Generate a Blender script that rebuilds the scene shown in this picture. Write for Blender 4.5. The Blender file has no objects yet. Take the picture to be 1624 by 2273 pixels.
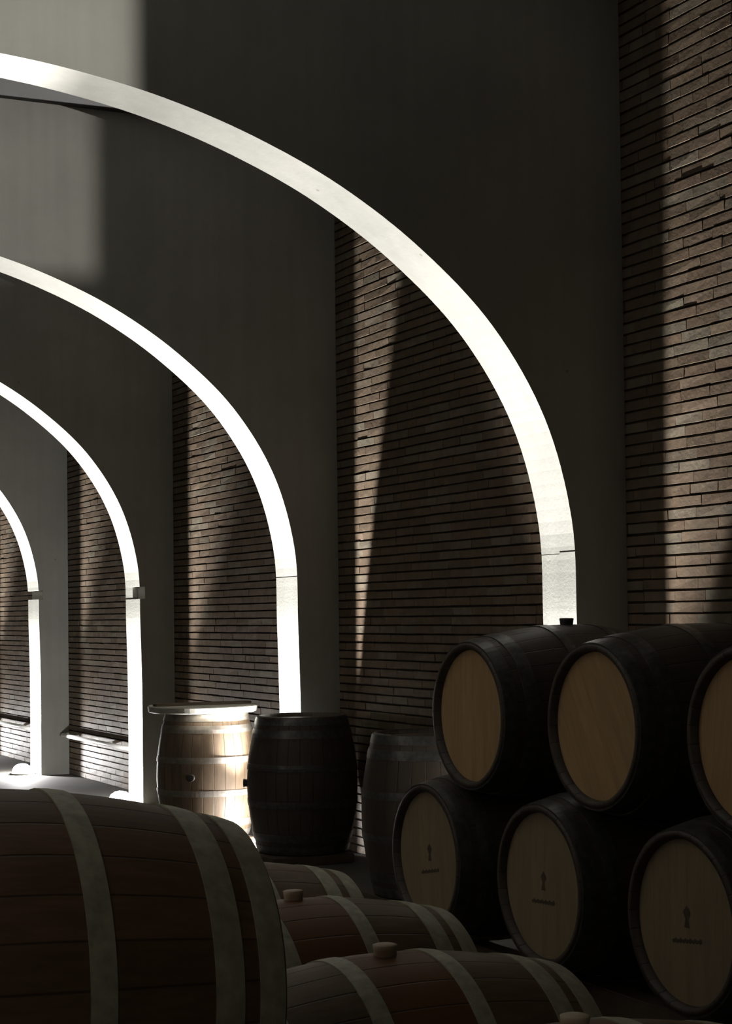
import bpy, bmesh, math, random
from mathutils import Vector, Matrix
random.seed(7)
PI = math.pi
sc = bpy.context.scene
COL = sc.collection

# ------------------------------------------------------------------ camera
W, H = 1624, 2273
FPX, YAW, PITCH, ROLL, CY = 3800.0, 0.453, 0.0265, -0.012, 1268.0
cy_, sy_ = math.cos(YAW), math.sin(YAW)
right = Vector((cy_, -sy_, 0)); fwd = Vector((sy_*math.cos(PITCH), cy_*math.cos(PITCH), math.sin(PITCH)))
up = right.cross(fwd)
r2 = right*math.cos(ROLL) + up*math.sin(ROLL)
u2 = -right*math.sin(ROLL) + up*math.cos(ROLL)
cam_data = bpy.data.cameras.new('camera'); cam = bpy.data.objects.new('camera', cam_data); COL.objects.link(cam)
m = Matrix((r2, u2, -fwd)).transposed().to_4x4(); m.translation = Vector((0, 0, 1.5)); cam.matrix_world = m
cam_data.sensor_fit = 'HORIZONTAL'; cam_data.sensor_width = 36.0
cam_data.lens = 36.0*FPX/W
cam_data.shift_y = (CY - H/2)/W
cam_data.clip_start = 0.05; cam_data.clip_end = 100
sc.camera = cam

# ------------------------------------------------------------------ world, exposure, lights
sc.view_settings.view_transform = 'Standard'
sc.view_settings.look = 'None'
sc.view_settings.exposure = 0.13
sc.view_settings.gamma = 1.0
sc.view_settings.use_curve_mapping = False
world = bpy.data.worlds.new('world'); sc.world = world; world.use_nodes = True
world.node_tree.nodes['Background'].inputs[0].default_value = (0.9, 0.95, 1.0, 1)
world.node_tree.nodes['Background'].inputs[1].default_value = 0.0
SPOT_W, SPILL_W = 2300.0, 8.0
FLOOD_W = 2000.0
FILL_W = 6.5

def lamp(kind, name, loc, energy, color=(1, .985, .985), **kw):
    d = bpy.data.lights.new(name, kind); d.energy = energy; d.color = color
    for k, v in kw.items(): setattr(d, k, v)
    o = bpy.data.objects.new(name, d); o.location = loc; COL.objects.link(o)
    return o

def aim(o, d):
    o.rotation_euler = Vector(d).to_track_quat('-Z', 'Y').to_euler()

# weak warm fill light added behind the viewer (its body is built further down)
fl = lamp('AREA', 'fill_light', (-1.90, -0.6, 2.45), FILL_W, (1.0, .90, .74), shape='RECTANGLE', size=.5, size_y=.22)
aim(fl, (1, .75, -.28))

# ------------------------------------------------------------------ measured architecture
YK = {0: 3.55, 1: 6.819, 2: 10.085, 3: 13.262, 4: 16.338, 5: 19.45, 6: 22.6}
TK = {0: .30, 1: .298, 2: .346, 3: .367, 4: .397, 5: .36, 6: .36}
A_X, W_X, XC, CEIL = 4.431, 4.709, 1.30, 4.63
LEFT_X = 2*XC - W_X
PROF = [(4.431, 0.0), (4.431, .952), (4.420, 1.451), (4.400, 1.944), (4.260, 2.417), (3.988, 2.831), (3.620, 3.159), (3.218, 3.409),
        (2.806, 3.584), (2.405, 3.701), (2.020, 3.769), (1.660, 3.802), (1.30, 3.812)]

# ------------------------------------------------------------------ material helpers
def mat(name):
    mt = bpy.data.materials.new(name); mt.use_nodes = True
    nt = mt.node_tree; b = nt.nodes['Principled BSDF']
    return mt, nt, b
def N(nt, t, **kw):
    n = nt.nodes.new(t)
    for k, v in kw.items(): setattr(n, k, v)
    return n
def ramp(nt, fac, stops):
    r = N(nt, 'ShaderNodeValToRGB'); e = r.color_ramp.elements
    while len(e) < len(stops): e.new(0.5)
    for i, (p, c) in enumerate(stops): e[i].position = p; e[i].color = (*c, 1)
    nt.links.new(fac, r.inputs[0]); return r
def noise(nt, scale, detail=5, rough=.6, vec=None, stretch=None):
    tc = N(nt, 'ShaderNodeTexCoord'); src = tc.outputs['Object']
    if stretch:
        mp = N(nt, 'ShaderNodeMapping'); mp.inputs['Scale'].default_value = stretch
        nt.links.new(src, mp.inputs[0]); src = mp.outputs[0]
    n = N(nt, 'ShaderNodeTexNoise'); n.inputs['Scale'].default_value = scale
    n.inputs['Detail'].default_value = detail; n.inputs['Roughness'].default_value = rough
    nt.links.new(src, n.inputs['Vector']); return n
def bump(nt, b, h, strength=.3, dist=.01):
    bp = N(nt, 'ShaderNodeBump'); bp.inputs['Strength'].default_value = strength; bp.inputs['Distance'].default_value = dist
    nt.links.new(h, bp.inputs['Height']); nt.links.new(bp.outputs[0], b.inputs['Normal'])
def mixc(nt, fac, a, bcol, mode='MIX'):
    m = N(nt, 'ShaderNodeMix', data_type='RGBA', blend_type=mode)
    for s, v in ((0, fac), (6, a), (7, bcol)):
        if hasattr(v, 'links'): nt.links.new(v, m.inputs[s])
        else: m.inputs[s].default_value = v if s == 0 else (*v, 1)
    return m.outputs[2]

def concrete_mat(name, base=(.290, .284, .250), amp=.14):
    mt, nt, b = mat(name)
    n1 = noise(nt, 1.1, 6, .62); n2 = noise(nt, 3.0, 3, .5, stretch=(5, 5, .25)); n3 = noise(nt, 60, 3)
    lo = tuple(c*(1-amp) for c in base); hi = tuple(c*(1+amp) for c in base)
    r1 = ramp(nt, n1.outputs['Fac'], [(.3, lo), (.7, hi)])
    r2_ = ramp(nt, n2.outputs['Fac'], [(.3, (.92, .92, .915)), (.65, (1, 1, 1))])
    c = mixc(nt, 1.0, r1.outputs[0], r2_.outputs[0], 'MULTIPLY')
    vo = N(nt, 'ShaderNodeTexVoronoi'); vo.inputs['Scale'].default_value = 3.2
    tc = N(nt, 'ShaderNodeTexCoord'); nt.links.new(tc.outputs['Object'], vo.inputs['Vector'])
    rv = ramp(nt, vo.outputs['Distance'], [(.02, (.55, .55, .5)), (.035, (1, 1, 1))])
    c = mixc(nt, .8, c, rv.outputs[0], 'MULTIPLY')
    nt.links.new(c, b.inputs['Base Color']); b.inputs['Roughness'].default_value = .8
    bump(nt, b, n3.outputs['Fac'], .25, .003)
    return mt

M = {}
M['concrete'] = concrete_mat('board_marked_concrete')
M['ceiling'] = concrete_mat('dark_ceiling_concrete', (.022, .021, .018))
M['floor'] = concrete_mat('floor_concrete', (.085, .08, .068), .25)

def brick_mat():
    mt, nt, b = mat('thin_brick')
    g = N(nt, 'ShaderNodeNewGeometry')
    r = ramp(nt, g.outputs['Random Per Island'], [(0, (.115, .078, .048)), (.25, (.145, .102, .064)), (.5, (.130, .094, .058)),
             (.75, (.165, .118, .078)), (.9, (.155, .132, .092)), (1, (.185, .15, .105))])
    n = noise(nt, 14, 5); r3 = ramp(nt, n.outputs['Fac'], [(.3, (.72, .72, .72)), (.7, (1.12, 1.1, 1.08))])
    c = mixc(nt, 1.0, r.outputs[0], r3.outputs[0], 'MULTIPLY')
    nt.links.new(c, b.inputs['Base Color']); b.inputs['Roughness'].default_value = .62
    n2 = noise(nt, 45, 4); bump(nt, b, n2.outputs['Fac'], .5, .004)
    return mt
M['brick'] = brick_mat()
def plain(name, col, rough=.6, metal=0, nscale=25, amp=.2, emis=None, bumpk=.15):
    mt, nt, b = mat(name)
    n = noise(nt, nscale, 4)
    r = ramp(nt, n.outputs['Fac'], [(.3, tuple(c*(1-amp) for c in col)), (.7, tuple(min(1, c*(1+amp)) for c in col))])
    nt.links.new(r.outputs[0], b.inputs['Base Color'])
    b.inputs['Roughness'].default_value = rough; b.inputs['Metallic'].default_value = metal
    if emis:
        b.inputs['Emission Color'].default_value = (1, .98, .94, 1); b.inputs['Emission Strength'].default_value = emis
    bump(nt, b, n.outputs['Fac'], bumpk, .003)
    return mt
M['mortar'] = plain('raked_mortar', (.05, .036, .026), .9)

def stave_mat(name, wood, stain=None, rough=.5):
    """oak staves running along local X; thin dark seams around the barrel; optional wine-stained middle"""
    mt, nt, b = mat(name)
    tc = N(nt, 'ShaderNodeTexCoord'); sp = N(nt, 'ShaderNodeSeparateXYZ'); nt.links.new(tc.outputs['Object'], sp.inputs[0])
    at = N(nt, 'ShaderNodeMath', operation='ARCTAN2'); nt.links.new(sp.outputs['Y'], at.inputs[0]); nt.links.new(sp.outputs['Z'], at.inputs[1])
    mu = N(nt, 'ShaderNodeMath', operation='MULTIPLY'); mu.inputs[1].default_value = 28/(2*PI); nt.links.new(at.outputs[0], mu.inputs[0])
    fr = N(nt, 'ShaderNodeMath', operation='FRACT'); nt.links.new(mu.outputs[0], fr.inputs[0])
    fl_ = N(nt, 'ShaderNodeMath', operation='FLOOR'); nt.links.new(mu.outputs[0], fl_.inputs[0])
    wn = N(nt, 'ShaderNodeTexWhiteNoise', noise_dimensions='1D'); nt.links.new(fl_.outputs[0], wn.inputs['W'])
    lo = tuple(c*.88 for c in wood); hi = tuple(c*1.1 for c in wood)
    r = ramp(nt, wn.outputs['Value'], [(0, lo), (1, hi)])
    seam = ramp(nt, fr.outputs[0], [(0, (.25, .25, .25)), (.04, (1, 1, 1)), (.96, (1, 1, 1)), (1, (.25, .25, .25))])
    n = noise(nt, 8, 6, .65, stretch=(1, 7, 7)); gr = ramp(nt, n.outputs['Fac'], [(.3, (.7, .7, .7)), (.7, (1.1, 1.1, 1.1))])
    c = mixc(nt, 1.0, r.outputs[0], gr.outputs[0], 'MULTIPLY')
    if stain:
        ab = N(nt, 'ShaderNodeMath', operation='ABSOLUTE'); nt.links.new(sp.outputs['X'], ab.inputs[0])
        st = ramp(nt, ab.outputs[0], [(.115, (1, 1, 1)), (.13, (0, 0, 0))])
        c = mixc(nt, st.outputs[0], c, stain)
    c = mixc(nt, 1.0, c, seam.outputs[0], 'MULTIPLY')
    nt.links.new(c, b.inputs['Base Color']); b.inputs['Roughness'].default_value = rough
    bump(nt, b, seam.outputs[0], .5, .004)
    return mt
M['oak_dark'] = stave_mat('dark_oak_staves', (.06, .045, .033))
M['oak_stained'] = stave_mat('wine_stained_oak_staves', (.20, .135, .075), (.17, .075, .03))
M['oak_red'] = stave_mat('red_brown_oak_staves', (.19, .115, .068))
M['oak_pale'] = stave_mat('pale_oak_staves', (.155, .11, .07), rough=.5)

def head_mat(name, wood):
    mt, nt, b = mat(name)
    tc = N(nt, 'ShaderNodeTexCoord'); sp = N(nt, 'ShaderNodeSeparateXYZ'); nt.links.new(tc.outputs['Object'], sp.inputs[0])
    mu = N(nt, 'ShaderNodeMath', operation='MULTIPLY'); mu.inputs[1].default_value = 11; nt.links.new(sp.outputs['Y'], mu.inputs[0])
    fr = N(nt, 'ShaderNodeMath', operation='FRACT'); nt.links.new(mu.outputs[0], fr.inputs[0])
    fl_ = N(nt, 'ShaderNodeMath', operation='FLOOR'); nt.links.new(mu.outputs[0], fl_.inputs[0])
    wn = N(nt, 'ShaderNodeTexWhiteNoise', noise_dimensions='1D'); nt.links.new(fl_.outputs[0], wn.inputs['W'])
    r = ramp(nt, wn.outputs['Value'], [(0, tuple(c*.92 for c in wood)), (1, tuple(c*1.08 for c in wood))])
    seam = ramp(nt, fr.outputs[0], [(0, (.7, .7, .7)), (.02, (1, 1, 1)), (.98, (1, 1, 1)), (1, (.7, .7, .7))])
    n = noise(nt, 10, 5, .6, stretch=(1, 5, .6)); gr = ramp(nt, n.outputs['Fac'], [(.3, (.85, .85, .85)), (.7, (1.08, 1.08, 1.08))])
    c = mixc(nt, 1.0, r.outputs[0], gr.outputs[0], 'MULTIPLY'); c = mixc(nt, 1.0, c, seam.outputs[0], 'MULTIPLY')
    nt.links.new(c, b.inputs['Base Color']); b.inputs['Roughness'].default_value = .6
    return mt
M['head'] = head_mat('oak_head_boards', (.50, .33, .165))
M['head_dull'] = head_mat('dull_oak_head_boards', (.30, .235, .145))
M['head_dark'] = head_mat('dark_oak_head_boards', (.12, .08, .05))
M['hoop'] = plain('galvanised_hoop', (.46, .46, .35), .5, .15, 30, .25)
M['hoop_dark'] = plain('weathered_dark_hoop', (.10, .10, .095), .38, .6, 30, .35)
M['hoop_bright'] = plain('bright_hoop', (.20, .18, .155), .5, .3, 30, .2)
M['bung_pale'] = plain('pale_silicone_bung', (.55, .45, .33), .5)
M['bung_dark'] = plain('dark_bung', (.03, .028, .025), .6)
M['brand'] = plain('burnt_brand', (.09, .065, .04), .8)
M['board'] = plain('pale_board', (.42, .40, .34), .6, 0, 12, .15)
M['timber'] = plain('dark_timber', (.08, .055, .035), .7, 0, 12, .25)
M['pipe'] = plain('white_painted_pipe', (.75, .74, .70), .4, 0, 20, .05)
M['housing'] = plain('black_metal', (.03, .03, .03), .5, .5)
M['steel'] = plain('steel_ring', (.5, .5, .48), .35, .8)
M['lens'] = plain('lit_lens', (.9, .9, .9), .3, 0, 20, .02, emis=9.0)
M['left_brick'] = M['brick']

# ------------------------------------------------------------------ object helpers
def link(name, bm_, material, parent=None, smooth=False):
    me = bpy.data.meshes.new(name); bm_.normal_update(); bm_.to_mesh(me); bm_.free()
    me.materials.append(material)
    if smooth:
        for p in me.polygons: p.use_smooth = True
    o = bpy.data.objects.new(name, me); COL.objects.link(o)
    if parent: o.parent = parent
    return o
def struct(o): o['kind'] = 'structure'; return o
def tag(o, label, cat, group=None):
    o['label'] = label; o['category'] = cat
    if group: o['group'] = group
    return o
def empty(name, loc=(0, 0, 0)):
    o = bpy.data.objects.new(name, None); o.location = loc; o.empty_display_size = .1; COL.objects.link(o); return o
def box(bm_, x0, x1, y0, y1, z0, z1, bev=0):
    v = [bm_.verts.new(p) for p in ((x0,y0,z0),(x1,y0,z0),(x1,y1,z0),(x0,y1,z0),(x0,y0,z1),(x1,y0,z1),(x1,y1,z1),(x0,y1,z1))]
    fs = [bm_.faces.new([v[i] for i in q]) for q in ((3,2,1,0),(4,5,6,7),(0,1,5,4),(1,2,6,5),(2,3,7,6),(3,0,4,7))]
    if bev:
        es = list({e for f in fs for e in f.edges})
        bmesh.ops.bevel(bm_, geom=es, offset=bev, segments=2, affect='EDGES')
def lathe(bm_, prof, seg=48, axis='X', closed=False):
    """prof: list of (t, r) along the axis"""
    rings = []
    for t, r in prof:
        ring = []
        for i in range(seg):
            a = 2*PI*i/seg
            p = (t, r*math.cos(a), r*math.sin(a)) if axis == 'X' else (r*math.cos(a), r*math.sin(a), t)
            ring.append(bm_.verts.new(p))
        rings.append(ring)
    n = len(rings)
    for k in range(n if closed else n-1):
        a, b = rings[k], rings[(k+1) % n]
        for i in range(seg):
            j = (i+1) % seg
            f = (a[i], b[i], b[j], a[j]) if axis == 'X' else (a[i], a[j], b[j], b[i])
            bm_.faces.new(f)
    return rings
def tube(bm_, p0, p1, r, seg=16):
    p0, p1 = Vector(p0), Vector(p1); d = (p1-p0).normalized()
    q = Vector((0, 0, 1)).rotation_difference(d).to_matrix()
    rings = []
    for p in (p0, p1):
        rings.append([bm_.verts.new(p + q @ Vector((r*math.cos(2*PI*i/seg), r*math.sin(2*PI*i/seg), 0))) for i in range(seg)])
    for i in range(seg):
        j = (i+1) % seg; bm_.faces.new((rings[0][i], rings[0][j], rings[1][j], rings[1][i]))
    bm_.faces.new(rings[0][::-1]); bm_.faces.new(rings[1])

# ------------------------------------------------------------------ shell
Y0, Y1 = -2.2, 24.5
b_ = bmesh.new(); box(b_, LEFT_X-.3, W_X+.3, Y0, Y1, -.2, 0); struct(link('floor', b_, M['floor']))
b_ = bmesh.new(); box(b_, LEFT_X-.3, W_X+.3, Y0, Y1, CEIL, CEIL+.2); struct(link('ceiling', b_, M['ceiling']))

def brick_wall(name, x_face, sgn, ya, yb, course=.0535, length=.232):
    """thin bricks in running bond with deep raked joints; sgn = direction the bricks stand out from the mortar"""
    bm_ = bmesh.new(); nz = int(CEIL/course); rnd = random.Random(3)
    for k in range(nz+1):
        z0 = k*course + .0055; z1 = min((k+1)*course - .0055, CEIL)
        if z1 <= z0: continue
        y = ya - rnd.random()*length
        off = rnd.uniform(-.0008, .0008)
        while y < yb:
            L = length*rnd.uniform(.86, 1.12)
            a, c = max(y+.0012, ya), min(y+L-.0012, yb)
            if c-a > .02:
                px = x_face + sgn*(off + rnd.uniform(-.0014, .0014)); bx_ = x_face - sgn*.03
                j = lambda: rnd.uniform(-.0016, .0016)
                dz = rnd.uniform(-.001, .001)
                f = [bm_.verts.new((px+j(), a+j(), z0+dz+j())), bm_.verts.new((px+j(), c+j(), z0+dz+j())),
                     bm_.verts.new((px+j(), c+j(), z1+dz+j())), bm_.verts.new((px+j(), a+j(), z1+dz+j()))]
                g = [bm_.verts.new((bx_, a, z0)), bm_.verts.new((bx_, c, z0)), bm_.verts.new((bx_, c, z1)), bm_.verts.new((bx_, a, z1))]
                quads = [(f[0], f[1], f[2], f[3])] + [(g[i], g[(i+1) % 4], f[(i+1) % 4], f[i]) for i in range(4)]
                for q in quads: bm_.faces.new(q if sgn > 0 else q[::-1])
            y += L
    return bm_
wr = struct(link('wall_right', brick_wall('w', W_X, -1, Y0, Y1), M['brick']))
b_ = bmesh.new(); box(b_, W_X+.014, W_X+.3, Y0, Y1, 0, CEIL); link('mortar', b_, M['mortar'], wr)
wl = struct(link('wall_left', brick_wall('w', LEFT_X, 1, Y0, Y1), M['brick']))
b_ = bmesh.new(); box(b_, LEFT_X-.3, LEFT_X-.014, Y0, Y1, 0, CEIL); link('mortar', b_, M['mortar'], wl)
b_ = bmesh.new(); box(b_, LEFT_X, W_X, Y1-.2, Y1, 0, CEIL); struct(link('wall_end', b_, M['concrete']))
b_ = bmesh.new(); box(b_, LEFT_X, W_X, Y0, Y0+.2, 0, CEIL); struct(link('wall_near', b_, M['concrete']))

def catmull(pts, n=8):
    out = []
    P = [pts[0]] + pts + [(2*XC-pts[-2][0], pts[-2][1])]
    for i in range(1, len(P)-2):
        p0, p1, p2, p3 = (Vector(q) for q in P[i-1:i+3])
        for s in range(n):
            t = s/n
            out.append(.5*((2*p1) + (p2-p0)*t + (2*p0-5*p1+4*p2-p3)*t*t + (3*p1-p0-3*p2+p3)*t**3))
    out.append(Vector(P[-2])); return out
HALF = [Vector((A_X, 0)), Vector((A_X, .5))] + [p for p in catmull(PROF[1:])]

def half_with_joint(zj, h, depth):
    """profile with a recessed joint band between zj and zj+h"""
    def xat(z):
        for a, b in zip(HALF, HALF[1:]):
            if a.y <= z <= b.y: return a.x + (b.x-a.x)*(z-a.y)/max(1e-6, b.y-a.y)
        return A_X
    out = []; done = False
    for p in HALF:
        if not done and p.y > zj:
            out += [Vector((xat(zj), zj)), Vector((xat(zj)+depth, zj)), Vector((xat(zj+h)+depth, zj+h)), Vector((xat(zj+h), zj+h))]; done = True
        if done and p.y <= zj+h: continue
        out.append(p)
    return out
def arch_slab(bm_, half, y0, y1):
    inner = half + [Vector((2*XC-p.x, p.y)) for p in half[:-1][::-1]]      # right foot -> crown -> left foot
    n = len(inner)
    F = [bm_.verts.new((p.x, y0, p.y)) for p in inner]; B = [bm_.verts.new((p.x, y1, p.y)) for p in inner]
    for i in range(n-1): bm_.faces.new((F[i], B[i], B[i+1], F[i+1]))        # soffit
    # faces: strips from the profile out to the wall / ceiling outline
    def outer(p, i):
        if p.y < 2.6 or i in (0, n-1): return (W_X if p.x > XC else LEFT_X, p.y)
        cx, cz = XC, 1.2; dx, dz = p.x-cx, p.y-cz
        k = min((W_X-cx)/abs(dx) if abs(dx) > 1e-6 else 1e9, (CEIL-cz)/dz if dz > 1e-6 else 1e9)
        return (cx+dx*k, cz+dz*k)
    O = []
    for i, p in enumerate(inner):
        if p.y < 2.2: O.append((W_X if p.x > XC else LEFT_X, p.y))
        else: O.append(None)
    idx = [i for i in range(n) if O[i] is None]
    # spread the upper outline evenly by angle from the springing centre
    zst = 2.2
    L1 = CEIL-zst; L2 = W_X-LEFT_X; tot = 2*L1+L2
    for q, i in enumerate(idx):
        s = tot*(q+1)/(len(idx)+1)
        # snap to corners
        if s < L1: O[i] = (W_X, zst+s)
        elif s < L1+L2: O[i] = (W_X-(s-L1), CEIL)
        else: O[i] = (LEFT_X, CEIL-(s-L1-L2))
    def snap(corner):
        j = min(idx, key=lambda i: (O[i][0]-corner[0])**2+(O[i][1]-corner[1])**2); O[j] = corner
    snap((W_X, CEIL)); snap((LEFT_X, CEIL))
    FO = [bm_.verts.new((x, y0, z)) for x, z in O]; BO = [bm_.verts.new((x, y1, z)) for x, z in O]
    for i in range(n-1):
        bm_.faces.new((F[i], F[i+1], FO[i+1], FO[i])); bm_.faces.new((B[i+1], B[i], BO[i], BO[i+1]))
    for V in ((F[0], FO[0], BO[0], B[0]), (F[-1], B[-1], BO[-1], FO[-1])): bm_.faces.new(V)
ARCH_TXT = {0: 'concrete arch above and behind the viewer, springing from the brick side walls',
            1: 'nearest concrete arch, broadest white soffit, coming down behind the stacked barrels',
            2: 'second grey concrete arch, its lit soffit ending behind the row of upright barrels',
            3: 'third concrete arch with a chipped joint and a floor lamp at its foot',
            4: 'fourth grey concrete arch, farthest with a fully visible lit pier at the left edge',
            5: 'fifth concrete arch beyond the fourth, hardly seen past the left edge', 6: 'sixth concrete arch at the far end of the cellar'}
# joints: list of (share of the thickness, z, height, depth)
JOINT = {1: [(.45, 1.795, .008, .012), (1, 1.787, .004, .004)], 2: [(1, 1.762, .006, .012)],
         3: [(.5, 1.665, .10, .045), (1, 1.665, .014, .03)], 4: [(1, 1.705, .085, .04)]}
for k in YK:
    b_ = bmesh.new(); y = YK[k]; t = TK[k]; s0 = 0
    for s1, zj, h, d in JOINT.get(k, [(1, 1.7, .006, .01)]):
        arch_slab(b_, half_with_joint(zj, h, d), y+s0*t, y+s1*t); s0 = s1
    o = link('concrete_arch', b_, M['concrete'])
    tag(o, ARCH_TXT[k], 'arch', 'concrete arches along the cellar')

# ------------------------------------------------------------------ floor uplights at the foot of each pier
def uplight(x, y, label, tilt=-.06, tx=-.13, power=SPOT_W, size=74, blend=1.0, spill=SPILL_W):
    root = empty('floor_uplight', (x, y, 0)); tag(root, label, 'lamp', 'floor uplights at the arch feet')
    b_ = bmesh.new(); lathe(b_, [(0, .125), (.012, .125), (.016, .116), (.016, .100), (.004, .096)], 40, 'Z'); link('trim_ring', b_, M['steel'], root, True)
    b_ = bmesh.new(); lathe(b_, [(.006, .098), (.045, .094), (.078, .076), (.098, .046), (.106, .005)], 40, 'Z'); link('lens', b_, M['lens'], root, True)
    sp = lamp('SPOT', 'uplight_beam', (x, y, .13), power, spot_size=math.radians(size), spot_blend=blend, shadow_soft_size=.02)
    aim(sp, (tx, tilt, 1))
    lamp('POINT', 'uplight_spill', (x, y, .14), spill, shadow_soft_size=.03)
UP = {0: 'floor uplight at the foot of the arch behind the viewer, right side', 1: 'floor uplight hidden behind the two-tier barrel stack at the nearest arch',
      2: 'floor uplight hidden behind the upright barrels at the second arch', 3: 'glowing floor uplight at the foot of the third arch, nearer of two visible',
      4: 'glowing floor uplight at the foot of the fourth arch, farther of two visible', 5: 'floor uplight at the foot of the fifth arch beyond the left edge',
      6: 'floor uplight at the foot of the sixth arch at the far end'}
UPY = {0: 3.76, 1: 7.04, 2: 10.27, 3: 13.45, 4: 16.56, 5: 19.65, 6: 22.8}
for k in range(1, 6):
    uplight(4.25 if k < 3 else 4.30, UPY[k], UP[k], {1: -.12, 2: -.14}.get(k, -.10), power={1: 1650.0}.get(k, SPOT_W), spill={1: .5, 2: 26.0}.get(k, 85.0))
uplight(2*XC-4.25, UPY[1], 'floor uplight at the left foot of the nearest arch, outside the view', 0, .35, 4200.0, 54, .2, .5)

# added lamp behind the viewer, no known source, for light patches on two arches
FX, FY, FZ = .30, -1.0, 1.32
fr_ = empty('added_flood', (FX, FY, 0)); tag(fr_, 'added unseen lamp on a slim black stand behind the viewer', 'lamp')

# ------------------------------------------------------------------ barrels (local X = axis)
L, RB, RE = .95, .36, .292
def rad(t):
    u = abs(t)/(L/2); return RB - (RB-RE)*(u**1.9)
def make_barrel(name, label, group, stave, head, hoop, bung, mark=False, seg=72):
    root = empty(name); tag(root, label, 'barrel', group)
    b_ = bmesh.new(); n = 26; ts = [-L/2 + L*i/n for i in range(n+1)]
    prof = [(-L/2+.035, RE-.03)] + [(-L/2, RE-.022)] + [(-L/2, RE-.004)] + [(t, rad(t)) for t in ts[1:-1]] + [(L/2, RE-.004), (L/2, RE-.022), (L/2-.035, RE-.03)]
    prof = [(t, max(r, .2)) for t, r in prof]
    lathe(b_, prof, seg); link('staves', b_, stave, root, True)
    for s in (-1, 1):
        b_ = bmesh.new(); xh = s*(L/2-.028); r = RE-.018
        rings = lathe(b_, [(xh, .0005), (xh, r*.5), (xh, r-.012), (xh-s*.006, r)], seg)
        if s < 0: pass
        hd = link('head', b_, head, root)
        if mark and s < 0:
            b_ = bmesh.new(); xm = xh-.0012
            def poly(pts):
                vs = [b_.verts.new((xm, y_, z_)) for y_, z_ in pts]; b_.faces.new(vs)
            poly([(0, .052), (.02, .03), (.007, .010), (.014, -.018), (-.014, -.018), (-.007, .010), (-.02, .03)])
            link('brand_mark', b_, M['brand'], root)
            b_ = bmesh.new(); lo_ = []; hi_ = []
            for i in range(19):                                                          # curved line of burnt script
                y_ = -.078 + i*.00867; z_ = -.05 - .0010*i
                lo_.append(b_.verts.new((xm, y_, z_-.006-.004*(i % 2)))); hi_.append(b_.verts.new((xm, y_, z_+.003+.006*((i*7) % 3 == 1))))
            for i in range(18): b_.faces.new((lo_[i], lo_[i+1], hi_[i+1], hi_[i]))
            link('brand_script', b_, M['brand'], root)
    for c, w in ((-.443, .052), (-.357, .056), (-.125, .046), (.125, .046), (.357, .056), (.443, .052)):
        b_ = bmesh.new(); a, d = c-w/2, c+w/2
        lathe(b_, [(a, rad(a)-.004), (a, rad(a)+.0035), (c, rad(c)+.0045), (d, rad(d)+.0035), (d, rad(d)-.004)], seg)
        link('hoop', b_, hoop, root, False)
        ob = root.children[-1]
        for p in ob.data.polygons: p.use_smooth = True
    b_ = bmesh.new()
    rings = lathe(b_, [(RB-.01, .026), (RB+.012, .028), (RB+.024, .030), (RB+.026, .024), (RB+.0265, .001)], 24, 'Z')
    link('bung', b_, bung, root, True)
    return root
def copy_barrel(src, label, group=None):
    r = src.copy(); COL.objects.link(r)
    for ch in list(src.children):
        c = ch.copy(); COL.objects.link(c); c.parent = r
    r['label'] = label
    if group: r['group'] = group
    return r
def put(o, x, y, z, rx=0, ry=0, rz=0, s=1):
    o.location = (x, y, z); o.rotation_euler = (rx, ry, rz); o.scale = (s, s, s); return o

# two-tier stack along the brick wall, heads to the aisle
G1 = 'barrels of the two-tier stack on the right'
SX = 3.905
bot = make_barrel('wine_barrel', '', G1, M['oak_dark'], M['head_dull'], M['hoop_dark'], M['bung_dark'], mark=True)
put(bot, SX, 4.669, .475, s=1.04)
bot['label'] = 'lower-tier barrel with the largest dark branded head, bottom right of the stack'
for y, rx, lb in ((5.564, .05, 'lower-tier barrel in the middle of the stack, dim branded head under two upper barrels'),
              (6.478, -.06, 'lower-tier barrel at the left end of the stack beside the upright barrels'),
              (3.76, .1, 'lower-tier barrel of the stack just past the right edge')):
    put(copy_barrel(bot, lb), SX, y, .475, rx, s=1.04)
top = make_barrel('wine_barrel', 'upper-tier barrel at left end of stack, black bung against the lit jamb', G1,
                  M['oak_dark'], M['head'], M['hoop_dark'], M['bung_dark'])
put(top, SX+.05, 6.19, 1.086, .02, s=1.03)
for y, rx, lb in ((5.265, -.5, 'upper-tier barrel second from the left, its whole amber head brightest of the stack'),
                  (4.39, .12, 'upper-tier barrel cut by the right edge with only half its head in view')):
    put(copy_barrel(top, lb), SX+.05, y, 1.09, rx, s=1.03)
fm = empty('stacking_frame', (SX, 5.1, 0)); tag(fm, 'low dark timber frame under the two-tier barrel stack', 'frame')
for xb in (-.27, .27):
    b_ = bmesh.new(); box(b_, xb-.05, xb+.05, -1.8, 1.78, 0, .105, .006); link('runner', b_, M['timber'], fm)
for yb in (-1.0, .45, 1.84):  # unseen beams added to stop lamp light running under the stack
    b_ = bmesh.new(); box(b_, -.42, .50, yb-.05, yb+.05, 0, .100, .006); link('light_block_beam', b_, M['timber'], fm)

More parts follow.
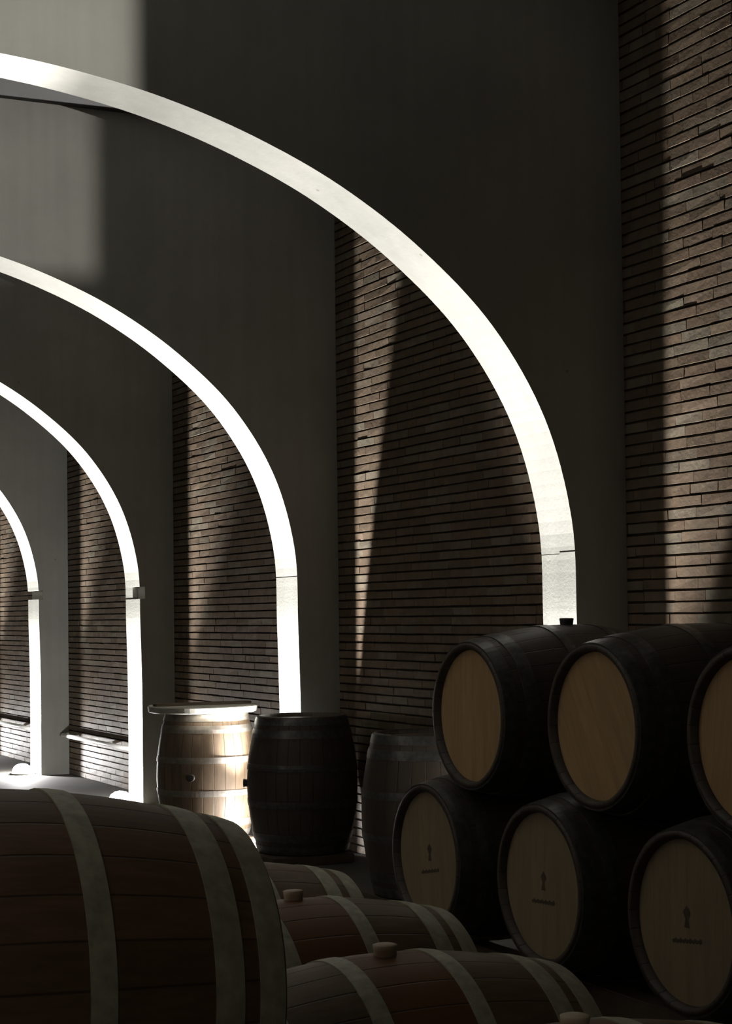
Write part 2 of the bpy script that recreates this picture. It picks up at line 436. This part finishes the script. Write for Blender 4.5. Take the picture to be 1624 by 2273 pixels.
# upright barrels between the first and second pier
G2 = 'upright barrels against the side wall'
UPR = -PI/2
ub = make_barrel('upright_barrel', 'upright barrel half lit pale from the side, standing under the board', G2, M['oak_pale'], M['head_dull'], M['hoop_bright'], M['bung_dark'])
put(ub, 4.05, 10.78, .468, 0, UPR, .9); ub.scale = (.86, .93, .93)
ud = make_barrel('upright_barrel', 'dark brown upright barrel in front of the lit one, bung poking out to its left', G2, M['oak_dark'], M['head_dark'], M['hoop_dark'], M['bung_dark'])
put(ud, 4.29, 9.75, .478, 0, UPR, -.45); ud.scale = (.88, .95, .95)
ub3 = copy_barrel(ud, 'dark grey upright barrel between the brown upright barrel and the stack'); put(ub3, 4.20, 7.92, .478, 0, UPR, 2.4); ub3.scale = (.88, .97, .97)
for x_, y_, lb in ((4.05, 10.78, 'half-lit upright barrel'), (4.27, 9.74, 'dark brown upright barrel'), (4.20, 7.92, 'dark grey upright barrel')):
    b_ = bmesh.new(); box(b_, -.27, .27, -.27, .27, 0, .058, .006); pl = tag(link('wooden_pallet', b_, M['timber']), 'low wooden pallet under the ' + lb, 'pallet', 'pallets under the upright barrels'); pl.location = (x_-.03, y_, 0)
b_ = bmesh.new(); lathe(b_, [(0, .001), (0, .352), (.005, .362), (.038, .366), (.044, .360), (.044, .001)], 64, 'Z')
bd = link('barrel_lid', b_, M['board']); tag(bd, 'round pale lid lying on the half-lit upright barrel', 'lid'); bd.location = (4.03, 10.80, .879)
b_ = bmesh.new(); box(b_, -.34, .34, -.035, .035, .044, .062, .004); link('batten', b_, M['timber'], bd)

# single row lying on the floor in the middle, bungs up
G3 = 'barrels lying in the middle row'
c = make_barrel('wine_barrel', 'reddish lying barrel with pale bung on top, centre of the bottom edge', G3, M['oak_stained'], M['head_dull'], M['hoop'], M['bung_pale'])
put(c, 1.79, 3.60, .355, s=.985)
for x, y, rx, lb in ((1.79, 2.80, .03, 'lying barrel nearest the viewer, only top and bung showing at bottom edge'),
                 (1.92, 4.42, -.04, 'lying barrel just behind the reddish one, beside the big left barrel'),
                 (1.97, 5.22, .05, 'farthest lying barrel of the middle row, just below the half-lit upright barrel')):
    put(copy_barrel(c, lb), x, y, .355, rx, s=.985)
# raised barrel at lower left and the two that carry it
G4 = 'barrels of the left stack'
a = make_barrel('wine_barrel', 'big red-brown barrel with wide grey-green hoops filling the lower left corner', G4, M['oak_red'], M['head_dark'], M['hoop'], M['bung_pale'])
put(a, .715, 3.09, .832, -2.2, .045, 0, 1.015)
for y, lb in ((2.515, 'lying barrel under the near side of the big raised barrel'), (3.665, 'lying barrel under the far side of the big raised barrel')):
    put(copy_barrel(a, lb), .70, y, .36, .3)

# ------------------------------------------------------------------ wall pipes
for ya, yb, lb in ((YK[3]+TK[3]+.02, YK[4]-.06, 'white pipe low on the brick wall between third and fourth arch'),
               (YK[4]+TK[4]+.02, YK[5]-.06, 'white pipe low on the brick wall beyond the fourth arch')):
    root = empty('wall_pipe', (W_X-.08, (ya+yb)/2, .385)); tag(root, lb, 'pipe', 'low wall pipes'); h = (yb-ya)/2
    b_ = bmesh.new(); tube(b_, (0, -h, 0), (0, h, 0), .020); link('pipe', b_, M['pipe'], root, True)
    for q in (-.8, 0, .8):
        b_ = bmesh.new(); box(b_, 0, .10, q*h-.012, q*h+.012, -.012, .012); link('bracket', b_, M['steel'], root)

# ------------------------------------------------------------------ box body for the added fill light behind the viewer
wlr = empty('fill_light_box', (LEFT_X+.01, -.6, 2.45)); tag(wlr, 'small box for an added fill light, on the left brick wall behind the viewer', 'lamp')
b_ = bmesh.new(); box(b_, 0, .12, -.26, .26, -.13, .13, .01); link('housing', b_, M['housing'], wlr)
# ------------------------------------------------------------------ body of the added patch lamp, its plates cut the beam
d_ = Vector((.252, 1, 0)).normalized()                      # edge plane of its beam runs down the nave
side = Vector((d_.y, -d_.x, 0)); UPV = Vector((0, 0, 1))
def plate(name, pts, off):
    b_ = bmesh.new(); vs = [b_.verts.new(p) for p in pts]; ws = [b_.verts.new(Vector(p)+off) for p in pts]
    b_.faces.new(vs); b_.faces.new(ws[::-1])
    for i in range(4): b_.faces.new((vs[i], ws[i], ws[(i+1) % 4], vs[(i+1) % 4]))
    link(name, b_, M['housing'], fr_)
b_ = bmesh.new(); tube(b_, (0, 0, .02), (0, 0, FZ-.06), .018); link('pole', b_, M['housing'], fr_, True)
for i in range(3):
    an = 2*PI*i/3+.4; b_ = bmesh.new(); tube(b_, (0, 0, .45), (.30*math.cos(an), .30*math.sin(an), .012), .012); link('leg', b_, M['housing'], fr_, True)
C0 = Vector((0, 0, FZ))
lo = .20                                                    # slope of the lower cut-off
pA = C0 + side*.05 - d_*.06; pB = C0 + d_*.45
plate('barn_door', [pA-UPV*.05, pB-UPV*.05, pB+UPV*.36, pA+UPV*.12], side*.006)
qA = C0 - d_*.06 - UPV*.045; qB = C0 + d_*.40 + UPV*lo*.40
plate('barn_door', [qA-side*.30, qB-side*.45, qB+side*.004, qA+side*.05], UPV*-.006)
plate('back_plate', [C0-d_*.06-side*.12-UPV*.05, C0-d_*.06+side*.05-UPV*.05, C0-d_*.06+side*.05+UPV*.12, C0-d_*.06-side*.12+UPV*.12], d_*-.006)
sp = lamp('SPOT', 'added_flood_beam', (FX, FY, FZ), FLOOD_W, (1, .97, .93), spot_size=math.radians(100), spot_blend=.8, shadow_soft_size=.0035)
aim(sp, (.05, 1, .38))
